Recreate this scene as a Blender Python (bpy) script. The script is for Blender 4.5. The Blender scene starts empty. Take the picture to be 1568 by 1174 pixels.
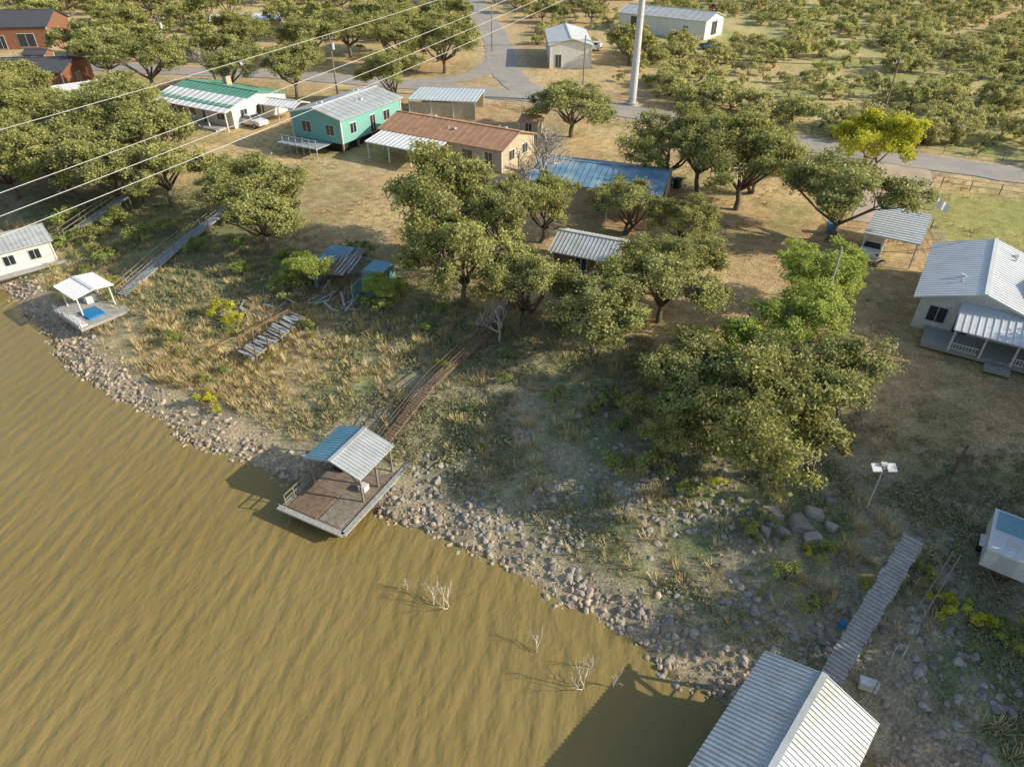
import bpy, math, random
import numpy as np
from mathutils import Vector, Matrix
random.seed(7); RNG=np.random.default_rng(11)
sc=bpy.context.scene
COL=sc.collection
# ---------------------------------------------------------------- world / camera
EL=math.radians(26.5); SX,SY=0.98,-0.2
w=bpy.data.worlds.new("World"); sc.world=w; w.use_nodes=True
nt=w.node_tree; bg=nt.nodes['Background']
sky=nt.nodes.new('ShaderNodeTexSky'); sky.sky_type='NISHITA'; sky.sun_disc=False
sky.sun_elevation=EL; sky.sun_rotation=math.atan2(SX,SY); sky.air_density=1.3; sky.dust_density=1.5
nt.links.new(sky.outputs[0],bg.inputs[0]); bg.inputs[1].default_value=0.15
sl=bpy.data.lights.new('sun','SUN'); sl.energy=5.0; sl.angle=math.radians(0.5); sl.color=(1.0,0.89,0.69)
so=bpy.data.objects.new('sun',sl); COL.objects.link(so)
S=Vector((SX*math.cos(EL),SY*math.cos(EL),math.sin(EL)))
so.rotation_euler=(-S).to_track_quat('-Z','Y').to_euler(); so.location=(60,-20,60)
sc.view_settings.view_transform='Standard'; sc.view_settings.look='None'; sc.view_settings.exposure=0
cd=bpy.data.cameras.new('camera'); cd.lens=24; cd.sensor_width=36; cd.clip_end=6000
cam=bpy.data.objects.new('camera',cd); COL.objects.link(cam)
cam.location=(0,0,32); cam.rotation_euler=(math.radians(54),0,0); sc.camera=cam
# ---------------------------------------------------------------- terrain functions
SH=np.array([(-400,250),(-150,130),(-75,75),(-50,59.6),(-44,54),(-41,51.7),(-36,46),(-28.8,40.9),(-23,37.4),(-18.5,34.8),(-14.3,32.8),(-9,30.3),(-3.3,27.5),(4.8,22.1),(10,17.7),(16.3,14.7),(24,9),(45,-8),(120,-60),(400,-250)],float)
_T=np.random.default_rng(3).random((256,256))
def vn(x,y,s,o=0):
    x=np.asarray(x,float);y=np.asarray(y,float)
    x,y=(x*.8+y*.6)/s+o*17.3,(y*.8-x*.6)/s+o*31.7
    xi=np.floor(x).astype(int); yi=np.floor(y).astype(int); fx=x-xi; fy=y-yi
    fx=fx*fx*(3-2*fx); fy=fy*fy*(3-2*fy)
    a=_T[xi%256,yi%256];b=_T[(xi+1)%256,yi%256];c=_T[xi%256,(yi+1)%256];d=_T[(xi+1)%256,(yi+1)%256]
    return (a*(1-fx)+b*fx)*(1-fy)+(c*(1-fx)+d*fx)*fy
def fbm(x,y,s,o=0): return (vn(x,y,s,o)*.5+vn(x,y,s/2.1,o+1)*.28+vn(x,y,s/4.3,o+2)*.15+vn(x,y,s/9,o+3)*.07)
def sdist(x,y,poly=SH,signed=True):
    x=np.asarray(x,float);y=np.asarray(y,float)
    best=np.full(x.shape,1e18);sg=np.ones(x.shape)
    for (ax,ay),(bx,by) in zip(poly[:-1],poly[1:]):
        dx,dy=bx-ax,by-ay
        t=np.clip(((x-ax)*dx+(y-ay)*dy)/(dx*dx+dy*dy),0,1)
        ex=x-ax-t*dx;ey=y-ay-t*dy;d=ex*ex+ey*ey
        m=d<best-1e-9
        best=np.where(m,d,best); sg=np.where(m,np.where(dx*ey-dy*ex>0,1,-1),sg)
    r=np.sqrt(best)
    return r*sg if signed else r
def HT(x,y):
    x=np.asarray(x,float);y=np.asarray(y,float)
    d=sdist(x,y)+ (vn(x,y,2.3,5)-.5)*1.0+(vn(x,y,.9,6)-.5)*.5
    z=np.interp(d,[-12,0,2,12,25,60,300],[-3,0,.6,2.6,4.2,5,6.5])
    amp=np.interp(d,[0,2,14,26,40],[.1,.45,.55,.12,.0])
    return z+(fbm(x,y,5,9)-.5)*amp
def h1(x,y): return float(HT(np.array([x]),np.array([y]))[0])
ROAD=np.array([(-260,195),(-120,150),(-64,135),(-38.7,129.5),(-18,122.8),(-2.5,116),(4.7,113),(21.4,102.5),(35.2,91),(58.8,77.5),(110,46),(220,-15)],float)
RB=np.array([(4.7,113.5),(0.5,124),(-2,140),(-3.4,163),(-7,190),(-14,240),(-30,330)],float)
RC=np.array([(-20,123),(-9,127),(-3.5,137),(-2.6,150)],float)
DR=np.array([(47,83),(43.5,75.5),(40,70),(37,64)],float)
# ---------------------------------------------------------------- materials
def newmat(name):
    m=bpy.data.materials.new(name); m.use_nodes=True
    return m,m.node_tree,m.node_tree.nodes['Principled BSDF']
def N(nt,t,**k):
    n=nt.nodes.new(t)
    for a,b in k.items(): setattr(n,a,b)
    return n
def mixc(nt,f,a,b,mode='MIX'):
    n=N(nt,'ShaderNodeMix',data_type='RGBA',blend_type=mode)
    for i,v in ((0,f),(6,a),(7,b)):
        if hasattr(v,'node'): nt.links.new(v,n.inputs[i])
        else: n.inputs[i].default_value=v if i==0 else (*v,1)
    return n.outputs[2]
def noise(nt,co,s,det=4,rough=.6):
    n=N(nt,'ShaderNodeTexNoise'); n.inputs['Scale'].default_value=s; n.inputs['Detail'].default_value=det; n.inputs['Roughness'].default_value=rough
    if co is not None: nt.links.new(co,n.inputs['Vector'])
    return n.outputs[0]
def rng(nt,v,a,b,c=0,d=1):
    n=N(nt,'ShaderNodeMapRange'); nt.links.new(v,n.inputs[0])
    for i,q in zip((1,2,3,4),(a,b,c,d)): n.inputs[i].default_value=q
    return n.outputs[0]
def mat(name,c,rough=.7,metal=0,var=.3,scale=3.0,dirt=None,dirtamt=.5,bump=.0,spec=.4,fine=25,randv=0):
    m,nt,p=newmat(name)
    co=N(nt,'ShaderNodeTexCoord').outputs['Object']
    a=tuple(x*(1-var) for x in c); b=tuple(min(1,x*(1+var*.6)) for x in c)
    o=mixc(nt,rng(nt,noise(nt,co,scale),.3,.7),a,b)
    o=mixc(nt,rng(nt,noise(nt,co,fine,2),.35,.7,0,.35),o,tuple(x*.55 for x in c))
    if dirt: o=mixc(nt,rng(nt,noise(nt,co,scale*.6,6,.7),.48,.7,0,dirtamt),o,dirt)
    if randv:
        oi=N(nt,'ShaderNodeObjectInfo').outputs['Random']
        o=mixc(nt,1.0,o,mixc(nt,oi,(1-randv,)*3,(1+randv*.5,1+randv*.45,1+randv*.4)),'MULTIPLY')
    nt.links.new(o,p.inputs['Base Color'])
    p.inputs['Roughness'].default_value=rough; p.inputs['Metallic'].default_value=metal
    p.inputs['Specular IOR Level'].default_value=spec
    if bump:
        bn=N(nt,'ShaderNodeBump'); bn.inputs['Strength'].default_value=bump; bn.inputs['Distance'].default_value=.05
        nt.links.new(noise(nt,co,fine),bn.inputs['Height']); nt.links.new(bn.outputs[0],p.inputs['Normal'])
    return m
M=dict(
 white=mat('white_paint',(.78,.78,.77),.55,var=.12,dirt=(.52,.47,.4),dirtamt=.35),
 metalroof=mat('galvanised_roof',(.60,.64,.66),.42,.2,var=.14,scale=1.2,dirt=(.38,.33,.26),dirtamt=.5),
 whiteroof=mat('white_metal_roof',(.80,.83,.86),.4,.05,var=.08,scale=.8,dirt=(.5,.48,.44),dirtamt=.35),
 bluemetal_skytint=mat('blue_grey_roof_skytint',(.22,.46,.58),.45,.1,var=.2,scale=1,dirt=(.3,.33,.3),dirtamt=.4),  # blue sheet metal; also sky reflection painted as colour on the dock roof
 greenroof=mat('green_metal_roof',(.12,.34,.25),.5,.05,var=.2,scale=.6,dirt=(.3,.36,.27),dirtamt=.4),
 brownroof=mat('brown_roof',(.50,.29,.18),.75,var=.25,scale=1.2,dirt=(.30,.19,.13),dirtamt=.6),
 tarp=mat('blue_roof',(.20,.36,.50),.5,var=.45,scale=.5,dirt=(.52,.58,.62),dirtamt=.8),
 darkroof=mat('dark_roof',(.095,.10,.115),.7,var=.3),
 brick=mat('brick_red',(.30,.14,.085),.85,var=.3,scale=2),
 teal=mat('teal_siding',(.22,.50,.46),.6,var=.12),
 tealold=mat('weathered_teal',(.20,.40,.42),.8,var=.4,dirt=(.25,.22,.16),dirtamt=.7),
 cream=mat('cream_siding',(.55,.47,.35),.75,var=.2),
 glass=mat('window_glass',(.03,.04,.05),.08,var=.2,spec=.8),
 wood=mat('weathered_wood',(.30,.26,.21),.85,var=.4,scale=4,bump=.3),
 woodbrown=mat('brown_wood',(.24,.17,.12),.85,var=.4,scale=3,bump=.3),
 woodgrey=mat('grey_planks',(.45,.45,.44),.8,var=.3,scale=5,dirt=(.28,.25,.2),dirtamt=.5),
 bluegrey=mat('bluegrey_planks',(.38,.44,.49),.8,var=.3,scale=5,dirt=(.25,.22,.18),dirtamt=.4),
 ply=mat('plywood_deck',(.30,.24,.195),.85,var=.35,scale=1.5,dirt=(.16,.13,.105),dirtamt=.7),
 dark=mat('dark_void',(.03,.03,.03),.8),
 steel=mat('galvanised_steel',(.66,.68,.70),.5,.15,var=.08),
 rust=mat('rusty_steel',(.16,.12,.09),.8,var=.4),
 rubber=mat('rubber',(.02,.02,.02),.8),
 blue=mat('blue_plastic',(.03,.24,.55),.4,var=.2),
 carwhite=mat('car_paint_white',(.78,.78,.79),.25,var=.04,spec=.6),
 carblue=mat('car_paint_blue',(.04,.10,.2),.25,var=.05,spec=.6),
 carred=mat('car_paint_red',(.25,.02,.02),.25,var=.05,spec=.6),
 bark=mat('bark',(.20,.165,.13),.95,var=.4,scale=6,bump=.6),
 deadbark=mat('dead_bark',(.50,.45,.41),.9,var=.3,scale=5),
 bleached=mat('bleached_branch',(.75,.7,.6),.8,var=.15),
 rock=mat('rock',(.58,.48,.37),.9,var=.3,scale=2.5,dirt=(.38,.31,.23),dirtamt=.5,bump=.4,randv=.35),
 rockg=mat('grey_rock',(.46,.43,.40),.9,var=.35,scale=2.5,dirt=(.28,.25,.21),dirtamt=.6,bump=.4,randv=.4),
 asphalt=mat('asphalt',(.42,.395,.37),.9,var=.2,scale=.5,dirt=(.50,.41,.31),dirtamt=.6,fine=8),
 gravel=mat('gravel',(.58,.47,.37),.95,var=.22,scale=.4,dirt=(.44,.33,.24),dirtamt=.6,fine=9),
 wire=mat('aluminium_wire',(.7,.7,.7),.5,.2,var=.02),
)
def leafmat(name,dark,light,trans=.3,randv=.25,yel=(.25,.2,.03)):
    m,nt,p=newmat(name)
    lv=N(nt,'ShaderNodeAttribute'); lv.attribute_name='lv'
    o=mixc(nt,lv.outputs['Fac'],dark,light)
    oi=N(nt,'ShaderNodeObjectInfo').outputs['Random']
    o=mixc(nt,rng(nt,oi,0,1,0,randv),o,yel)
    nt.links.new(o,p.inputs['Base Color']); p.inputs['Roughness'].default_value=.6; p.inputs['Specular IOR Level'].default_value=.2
    if trans:
        t=N(nt,'ShaderNodeBsdfTranslucent'); nt.links.new(o,t.inputs[0])
        mx=N(nt,'ShaderNodeMixShader'); mx.inputs[0].default_value=trans
        nt.links.new(p.outputs[0],mx.inputs[1]); nt.links.new(t.outputs[0],mx.inputs[2])
        nt.links.new(mx.outputs[0],nt.nodes['Material Output'].inputs[0])
    return m
LM=dict(
 oak=leafmat('oak_leaves',(.14,.165,.06),(.58,.59,.22),.32,.35,(.50,.46,.14)),
 mesq=leafmat('mesquite_leaves',(.26,.35,.07),(.68,.76,.21),.42,.2),
 yellow=leafmat('yellow_leaves',(.40,.42,.04),(.80,.78,.10),.42,.1,(.7,.6,.1)),
 scrub=leafmat('scrub_leaves',(.25,.28,.10),(.70,.71,.27),.35,.5,(.64,.53,.26)),
 bush=leafmat('bush_leaves',(.14,.21,.06),(.44,.53,.15),.3,.45,(.50,.44,.14)),
 weed=leafmat('weed_leaves',(.13,.16,.08),(.35,.39,.20),0,.6,(.44,.36,.21)),
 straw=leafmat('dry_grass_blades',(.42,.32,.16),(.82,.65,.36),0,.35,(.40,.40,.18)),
)
# ---------------------------------------------------------------- mesh builder
class MB:
    def __init__(s): s.v=[];s.f=[];s.m=[];s.mats=[]
    def mi(s,m):
        if m not in s.mats: s.mats.append(m)
        return s.mats.index(m)
    def hexa(s,p,m):
        b=len(s.v); s.v+=[tuple(q) for q in p]; i=s.mi(m)
        for f in ((0,3,2,1),(4,5,6,7),(0,1,5,4),(1,2,6,5),(2,3,7,6),(3,0,4,7)):
            s.f.append(tuple(b+k for k in f)); s.m.append(i)
    def box(s,c,d,m,rz=0):
        x,y,z=c;a,b,h=d[0]/2,d[1]/2,d[2]/2;cs,sn=math.cos(rz),math.sin(rz)
        P=[]
        for zz in (-h,h):
            for (u,v) in ((-a,-b),(a,-b),(a,b),(-a,b)): P.append((x+u*cs-v*sn,y+u*sn+v*cs,z+zz))
        s.hexa(P,m)
    def beam(s,a,b,w,t,m,up=(0,0,1)):
        a=Vector(a);b=Vector(b);d=(b-a).normalized();u=Vector(up)
        if abs(d.dot(u))>.98: u=Vector((1,0,0))
        r=d.cross(u).normalized();n=r.cross(d).normalized()
        P=[]
        for q in (a,b):
            for (i,j) in ((-1,-1),(1,-1),(1,1),(-1,1)): P.append(q+r*i*w/2+n*j*t/2)
        s.hexa(P,m)
    def tube(s,pts,rad,m,n=6):
        b=len(s.v);i=s.mi(m);pts=[Vector(p) for p in pts]
        for k,p in enumerate(pts):
            d=(pts[min(k+1,len(pts)-1)]-pts[max(k-1,0)])
            d=d.normalized() if d.length>1e-6 else Vector((0,0,1))
            u=Vector((0,0,1)) if abs(d.z)<.9 else Vector((1,0,0))
            r=d.cross(u).normalized();q=r.cross(d)
            for j in range(n):
                a=2*math.pi*j/n; s.v.append(tuple(p+(r*math.cos(a)+q*math.sin(a))*rad[k]))
        for k in range(len(pts)-1):
            for j in range(n):
                s.f.append((b+k*n+j,b+k*n+(j+1)%n,b+(k+1)*n+(j+1)%n,b+(k+1)*n+j)); s.m.append(i)
        s.f.append(tuple(b+(len(pts)-1)*n+j for j in range(n))); s.m.append(i)
        s.f.append(tuple(b+j for j in range(n))[::-1]); s.m.append(i)
    def poly(s,pts,m):
        b=len(s.v); s.v+=[tuple(p) for p in pts]; s.f.append(tuple(range(b,b+len(pts)))); s.m.append(s.mi(m))
    def mesh(s,name):
        me=bpy.data.meshes.new(name); me.from_pydata(s.v,[],s.f)
        for m in s.mats: me.materials.append(m)
        me.polygons.foreach_set('material_index',s.m); me.update(); return me
    def obj(s,name,parent=None):
        o=bpy.data.objects.new(name,s.mesh(name)); COL.objects.link(o)
        if parent: o.parent=parent
        return o
def empty(name,x,y,z,deg=0):
    o=bpy.data.objects.new(name,None); COL.objects.link(o); o.location=(x,y,z); o.rotation_euler=(0,0,math.radians(deg)); o.empty_display_size=.5
    return o
def quads_mesh(name,V,F,mats,lv=None,smooth=False,attr=None):
    me=bpy.data.meshes.new(name); k=F.shape[1]
    me.vertices.add(len(V)); me.vertices.foreach_set('co',V.astype(np.float32).ravel())
    me.loops.add(F.size); me.loops.foreach_set('vertex_index',F.astype(np.int32).ravel())
    me.polygons.add(len(F)); me.polygons.foreach_set('loop_start',np.arange(0,F.size,k,dtype=np.int32)); me.polygons.foreach_set('loop_total',np.full(len(F),k,dtype=np.int32))
    if smooth: me.polygons.foreach_set('use_smooth',np.ones(len(F),bool))
    for m in mats: me.materials.append(m)
    me.update(calc_edges=True); me.validate()
    if lv is not None:
        a=me.attributes.new('lv','FLOAT','POINT'); a.data.foreach_set('value',lv.astype(np.float32))
    if attr is not None:
        a=me.attributes.new('gcol','FLOAT_COLOR','POINT'); a.data.foreach_set('color',attr.astype(np.float32).ravel())
    return me
# ---------------------------------------------------------------- ground sheet
def axis(lo,hi,step,flo,fhi):
    a=list(np.arange(lo,hi+.01,step)); s=step;p=hi
    while p<fhi: s*=1.18;p+=s;a.append(p)
    s=step;p=lo
    while p>flo: s*=1.18;p-=s;a.insert(0,p)
    return np.array(a)
ax=axis(-75,62,.4,-2500,2500); ay=axis(9,115,.4,-600,4000)
X,Y=np.meshgrid(ax,ay); xs=X.ravel();ys=Y.ravel()
D=sdist(xs,ys); Z=HT(xs,ys)
def sm(a,b,v): 
    t=np.clip((v-a)/(b-a),0,1);return t*t*(3-2*t)
def ground_color(x,y,d):
    n1=fbm(x,y,14,20);n2=fbm(x,y,5,24);n3=fbm(x,y,1.6,28)
    C=lambda c:np.array(c)[None,:]*np.ones((len(x),1))
    L=lambda a,b,t:a*(1-t[:,None])+b*t[:,None]
    g=L(C((.72,.53,.30)),C((.58,.40,.25)),sm(.4,.62,n1))
    g=L(g,C((.42,.38,.19)),sm(.48,.64,n2)*.65)
    g=L(g,C((.74,.60,.40)),sm(.5,.7,n3)*.5)
    bank=(1-sm(15,24,d+6*(n2-.5)))
    b=L(C((.40,.36,.28)),C((.25,.28,.16)),sm(.42,.6,n2))
    b=L(b,C((.50,.43,.33)),sm(.52,.68,n3)*.7)
    gold=np.exp(-(((x+25)/9)**2+((y-45)/6)**2))
    b=L(b,C((.66,.51,.27)),np.clip(gold*1.3*sm(.3,.5,n2+.1),0,1))
    g=L(g,b,bank)
    gr=np.exp(-(((x+38)/16)**2+((y-68)/9)**2)); g=L(g,C((.29,.31,.17)),np.clip(gr*1.1,0,.8))
    e=1-sm(1.5,3.6,d+2*(n3-.5)); g=L(g,L(C((.56,.46,.34)),C((.42,.35,.28)),sm(.4,.6,n3)),e)
    g=L(g,C((.20,.155,.09)),1-sm(-.1,.3,d))
    lw=sm(40,42.5,x+2*(n2-.5))*sm(54,56,y)*(1-sm(72,75,y-(x-45)*-.4))*(1-sm(60,64,x)); g=L(g,C((.40,.43,.14)),lw*.75)
    rd=sdist(x,y,ROAD); sp=sm(3,8,rd)*sm(20,32,x); 
    s=L(C((.70,.58,.32)),C((.46,.46,.21)),sm(.38,.58,n2)); s=L(s,C((.74,.52,.35)),sm(.55,.66,n1)*.8); g=L(g,s,sp)
    fl=sm(150,185,y)*(1-sm(-60,-30,x)); g=L(g,C((.76,.60,.36)),fl*.8)
    ar=np.minimum(np.abs(rd),sdist(x,y,RB,False)); g=L(g,C((.66,.54,.41)),(1-sm(2.5,6,ar+3*(n3-.5)))*.7)
    return g
gc=ground_color(xs,ys,D); ga=np.concatenate([gc,np.ones((len(gc),1))],1)
nx,ny=len(ax),len(ay); I=np.arange(nx*ny).reshape(ny,nx)
F=np.stack([I[:-1,:-1],I[:-1,1:],I[1:,1:],I[1:,:-1]],-1).reshape(-1,4)
gm,nt,p=newmat('ground_soil_and_grass')
at=N(nt,'ShaderNodeAttribute'); at.attribute_name='gcol'; co=N(nt,'ShaderNodeTexCoord').outputs['Object']
o=mixc(nt,1.0,at.outputs['Color'],mixc(nt,rng(nt,noise(nt,co,1.1,6,.7),.3,.72),(.62,.64,.60),(1.3,1.28,1.24)),'MULTIPLY')
o=mixc(nt,1.0,o,mixc(nt,rng(nt,noise(nt,co,7,4,.75),.35,.68),(.5,.54,.48),(1.42,1.36,1.3)),'MULTIPLY')
o=mixc(nt,rng(nt,noise(nt,co,.35,5),.5,.68,0,.25),o,(.30,.32,.15))
o=mixc(nt,rng(nt,noise(nt,co,2.6,6,.75),.58,.68,0,.5),o,(.22,.22,.12))
nt.links.new(o,p.inputs['Base Color']); p.inputs['Roughness'].default_value=.95; p.inputs['Specular IOR Level'].default_value=.15
bn=N(nt,'ShaderNodeBump'); bn.inputs['Strength'].default_value=.8; bn.inputs['Distance'].default_value=.12
nt.links.new(noise(nt,co,4,6,.75),bn.inputs['Height']); nt.links.new(bn.outputs[0],p.inputs['Normal'])
me=quads_mesh('ground',np.stack([xs,ys,Z],1),F,[gm],smooth=True,attr=ga)
COL.objects.link(bpy.data.objects.new('ground',me))
# ---------------------------------------------------------------- water
wm,nt,p=newmat('muddy_lake_water'); co=N(nt,'ShaderNodeTexCoord').outputs['Object']
o=mixc(nt,rng(nt,noise(nt,co,.05,3),.3,.7),(.265,.20,.070),(.31,.24,.095))
nt.links.new(o,p.inputs['Base Color']); p.inputs['Roughness'].default_value=.17; p.inputs['IOR'].default_value=1.33
def wmap(deg,sx,typ='TEXTURE'):
    m=N(nt,'ShaderNodeMapping',vector_type='TEXTURE'); m.inputs['Rotation'].default_value=(0,0,math.radians(deg)); m.inputs['Scale'].default_value=(sx,1,1)
    nt.links.new(co,m.inputs[0]); return m.outputs[0]
n1=noise(nt,wmap(82,2.4),1.3,2,.45)
n2=noise(nt,wmap(66,1.8),4.2,3,.55)
n3=noise(nt,wmap(105,2.0),.6,2,.5)
wv=N(nt,'ShaderNodeTexWave',bands_direction='Y'); wv.inputs['Scale'].default_value=.30; wv.inputs['Distortion'].default_value=5.5; wv.inputs['Detail'].default_value=2; wv.inputs['Detail Scale'].default_value=.9
nt.links.new(wmap(80,1.6),wv.inputs[0])
def madd(a,b,k):
    n=N(nt,'ShaderNodeMath',operation='MULTIPLY_ADD'); nt.links.new(b,n.inputs[0]); n.inputs[1].default_value=k; nt.links.new(a,n.inputs[2]); return n.outputs[0]
hh=madd(madd(madd(n1,n2,.25),n3,.4),wv.outputs['Fac'],.16)
bn=N(nt,'ShaderNodeBump'); bn.inputs['Strength'].default_value=.6; bn.inputs['Distance'].default_value=.22
nt.links.new(hh,bn.inputs['Height']); nt.links.new(bn.outputs[0],p.inputs['Normal'])
mb=MB(); mb.poly([(-2500,-600,0),(2500,-600,0),(2500,2500,0),(-2500,2500,0)],wm); mb.obj('water')
# ---------------------------------------------------------------- roads
def strip(name,poly,width,m,off=.05,n=6):
    pts=[];P=[Vector((a,b)) for a,b in poly]
    def cr(p0,p1,p2,p3,t): return .5*((2*p1)+(-p0+p2)*t+(2*p0-5*p1+4*p2-p3)*t*t+(-p0+3*p1-3*p2+p3)*t**3)
    for i in range(len(P)-1):
        a=P[max(i-1,0)];b=P[i];c=P[i+1];d=P[min(i+2,len(P)-1)]
        k=max(4,int((c-b).length/1.5))
        for j in range(k): pts.append(cr(a,b,c,d,j/k))
    pts.append(P[-1]); V=[];F=[]
    for i,q in enumerate(pts):
        d=(pts[min(i+1,len(pts)-1)]-pts[max(i-1,0)]).normalized();nn=Vector((-d.y,d.x))
        for j in range(n+1):
            e=(j/n-.5)*width
            if j in(0,n): e*=1+.3*(vn([q.x],[q.y],2.2,j)[0]-.5)
            r=q+nn*e; V.append((r.x,r.y,0))
    V=np.array(V); V[:,2]=HT(V[:,0],V[:,1])+off
    for i in range(len(pts)-1):
        for j in range(n): a=i*(n+1)+j; F.append((a,a+n+1,a+n+2,a+1))
    o=bpy.data.objects.new(name,quads_mesh(name,V,np.array(F),[m])); COL.objects.link(o)
strip('road',ROAD,5.8,M['asphalt'],.07)
strip('side_road',RB,5.6,M['asphalt'],.055)
strip('side_road_fork',RC,4.6,M['asphalt'],.04)
strip('gravel_driveway',DR,6.5,M['gravel'],.04)
# ---------------------------------------------------------------- foliage
def leaves(cent,rad,n,size,crown_c,flat=.75,r=RNG,lvb=None,pw=.5):
    K=len(cent)
    c=np.repeat(cent,n,0);rr=np.repeat(rad,n)[:,None]
    d=r.normal(size=(K*n,3)); d/=np.linalg.norm(d,axis=1,keepdims=True)
    q=r.random((K*n,1))**pw*(.7+.65*r.random((K*n,1)))
    pos=c+d*rr*q*np.array([[1,1,flat]])
    out=pos-crown_c; out/=np.linalg.norm(out,axis=1,keepdims=True)+1e-6
    nn=out*.5+r.normal(size=pos.shape)*.55+np.array([[0,0,.3]]); nn/=np.linalg.norm(nn,axis=1,keepdims=True)
    t=np.cross(nn,r.normal(size=pos.shape)); t/=np.linalg.norm(t,axis=1,keepdims=True); b=np.cross(nn,t)
    s=(size*(.6+.8*r.random((K*n,1))))
    V=np.stack([pos+t*s,pos+b*s*.6,pos-t*s,pos-b*s*.6],1).reshape(-1,3)
    F=np.arange(len(V)).reshape(-1,4)
    lb=np.repeat(lvb if lvb is not None else r.random(K)*.6+.15,n)
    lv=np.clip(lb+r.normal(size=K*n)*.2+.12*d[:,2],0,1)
    return V,F,np.repeat(lv,4)
def combine(name,mb,V,F,lv,leafm):
    b=len(mb.v)
    me=bpy.data.meshes.new(name)
    fl=[list(f) for f in mb.f]; lens=[len(f) for f in fl]
    li=np.concatenate([np.array([i for f in fl for i in f],int) if fl else np.zeros(0,int),(F+b).ravel()])
    tot=np.concatenate([np.array(lens,int),np.full(len(F),4)]); st=np.concatenate([[0],np.cumsum(tot)[:-1]])
    A=np.concatenate([np.array(mb.v,float).reshape(-1,3),V])
    me.vertices.add(len(A)); me.vertices.foreach_set('co',A.astype(np.float32).ravel())
    me.loops.add(len(li)); me.loops.foreach_set('vertex_index',li.astype(np.int32))
    me.polygons.add(len(tot)); me.polygons.foreach_set('loop_start',st.astype(np.int32)); me.polygons.foreach_set('loop_total',tot.astype(np.int32))
    for m in mb.mats: me.materials.append(m)
    me.materials.append(leafm); k=len(mb.mats)
    me.polygons.foreach_set('material_index',np.concatenate([np.array(mb.m,int),np.full(len(F),k)]).astype(np.int32))
    me.update(calc_edges=True)
    a=me.attributes.new('lv','FLOAT','POINT'); a.data.foreach_set('value',np.concatenate([np.zeros(b),lv]).astype(np.float32))
    return me
def tree_mesh(name,seed,R,Hh,K,n,ls,tr,leafm,stems=1,fork=.24,cr=.23,flat=.75,low=.28,bark='bark'):
    r=np.random.default_rng(seed); mb=MB(); bk=M[bark]
    cz=Hh*.60; rz=Hh*.40
    cent=[];tries=0
    nb=max(7,K//14); boughs=[]
    for i in range(nb):
        a=i*2.399+r.normal()*.35; el=(r.random()*1.25-.25)
        d=np.array([math.cos(a)*math.cos(el),math.sin(a)*math.cos(el),math.sin(el)])
        q=.5+.38*r.random(); boughs.append((np.array([d[0]*R*q,d[1]*R*q,cz+d[2]*rz*q*1.15]),R*(.23+.2*r.random())))
    boughs.append((np.array([0,0,cz+rz*.35]),R*.40))
    while len(cent)<K and tries<9000:
        tries+=1
        bc,br=boughs[r.integers(0,len(boughs))]
        d=r.normal(size=3); d/=np.linalg.norm(d)
        p=bc+d*br*r.random()**.5*np.array([1,1,.75])
        if p[2]<Hh*low+.12*Hh*r.random() or p[2]>Hh*1.02: continue
        if cent and min(np.linalg.norm(np.array(cent)-p,axis=1))<R*.095: continue
        cent.append(p)
    cent=np.array(cent); rad=R*cr*(.5+.75*r.random(len(cent)))
    nodes=[]
    for s in range(stems):
        a=r.random()*6.28; o=Vector((math.cos(a),math.sin(a),0))*(.0 if stems==1 else tr*1.6)
        fk=o+Vector((r.normal()*.05*R,r.normal()*.05*R,Hh*fork*(1 if stems==1 else .6)))+(o*2 if stems>1 else Vector((0,0,0)))
        mb.tube([o+Vector((0,0,-.4)),o+Vector((0,0,.15)),(o+fk)/2+Vector((r.normal()*.08,r.normal()*.08,0)),fk],[tr*1.5,tr*1.1,tr*.9,tr*.8],bk,8)
        for i in range(max(2,8//stems+1)):
            a=i*6.28/(8//stems+1)+r.normal()*.3+s
            e=Vector((math.cos(a)*R*.66,math.sin(a)*R*.66,Hh*(.55+.2*r.random())))
            if i==0: e=Vector((r.normal()*.1*R,r.normal()*.1*R,Hh*.8))
            m1=fk.lerp(e,.4)+Vector((r.normal()*.3,r.normal()*.3,-.03*Hh))*min(1,R/4); m2=fk.lerp(e,.75)+Vector((r.normal()*.3,r.normal()*.3,.04*Hh))*min(1,R/4)
            mb.tube([fk-Vector((0,0,.1)),m1,m2,e],[tr*.6,tr*.45,tr*.3,tr*.14],bk,5)
            nodes+=[m1,m2,e,fk.lerp(m1,.6)]
    for c in cent:
        c=Vector(c); q=min(nodes,key=lambda z:(z-c).length)
        mid=q.lerp(c,.5)+Vector((r.normal()*.12,r.normal()*.12,.1))*min(1,R/4)
        mb.tube([q,mid,c],[tr*.22,tr*.15,tr*.05],bk,4)
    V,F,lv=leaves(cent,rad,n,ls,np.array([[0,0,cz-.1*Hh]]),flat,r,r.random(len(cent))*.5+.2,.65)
    return combine(name,mb,V,F,lv,leafm)
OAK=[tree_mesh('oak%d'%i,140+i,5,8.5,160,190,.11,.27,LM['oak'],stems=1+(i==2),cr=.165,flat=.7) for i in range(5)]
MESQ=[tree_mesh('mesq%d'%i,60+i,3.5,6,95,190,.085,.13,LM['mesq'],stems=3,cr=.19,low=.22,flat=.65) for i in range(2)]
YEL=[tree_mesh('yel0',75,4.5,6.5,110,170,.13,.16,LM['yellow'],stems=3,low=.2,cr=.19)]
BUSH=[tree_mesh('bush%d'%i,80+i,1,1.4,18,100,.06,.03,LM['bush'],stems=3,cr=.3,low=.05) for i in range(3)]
YB=[tree_mesh('ybush%d'%i,85+i,1,1.4,16,90,.06,.03,LM['yellow'],stems=3,cr=.28,low=.05) for i in range(2)]
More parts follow.
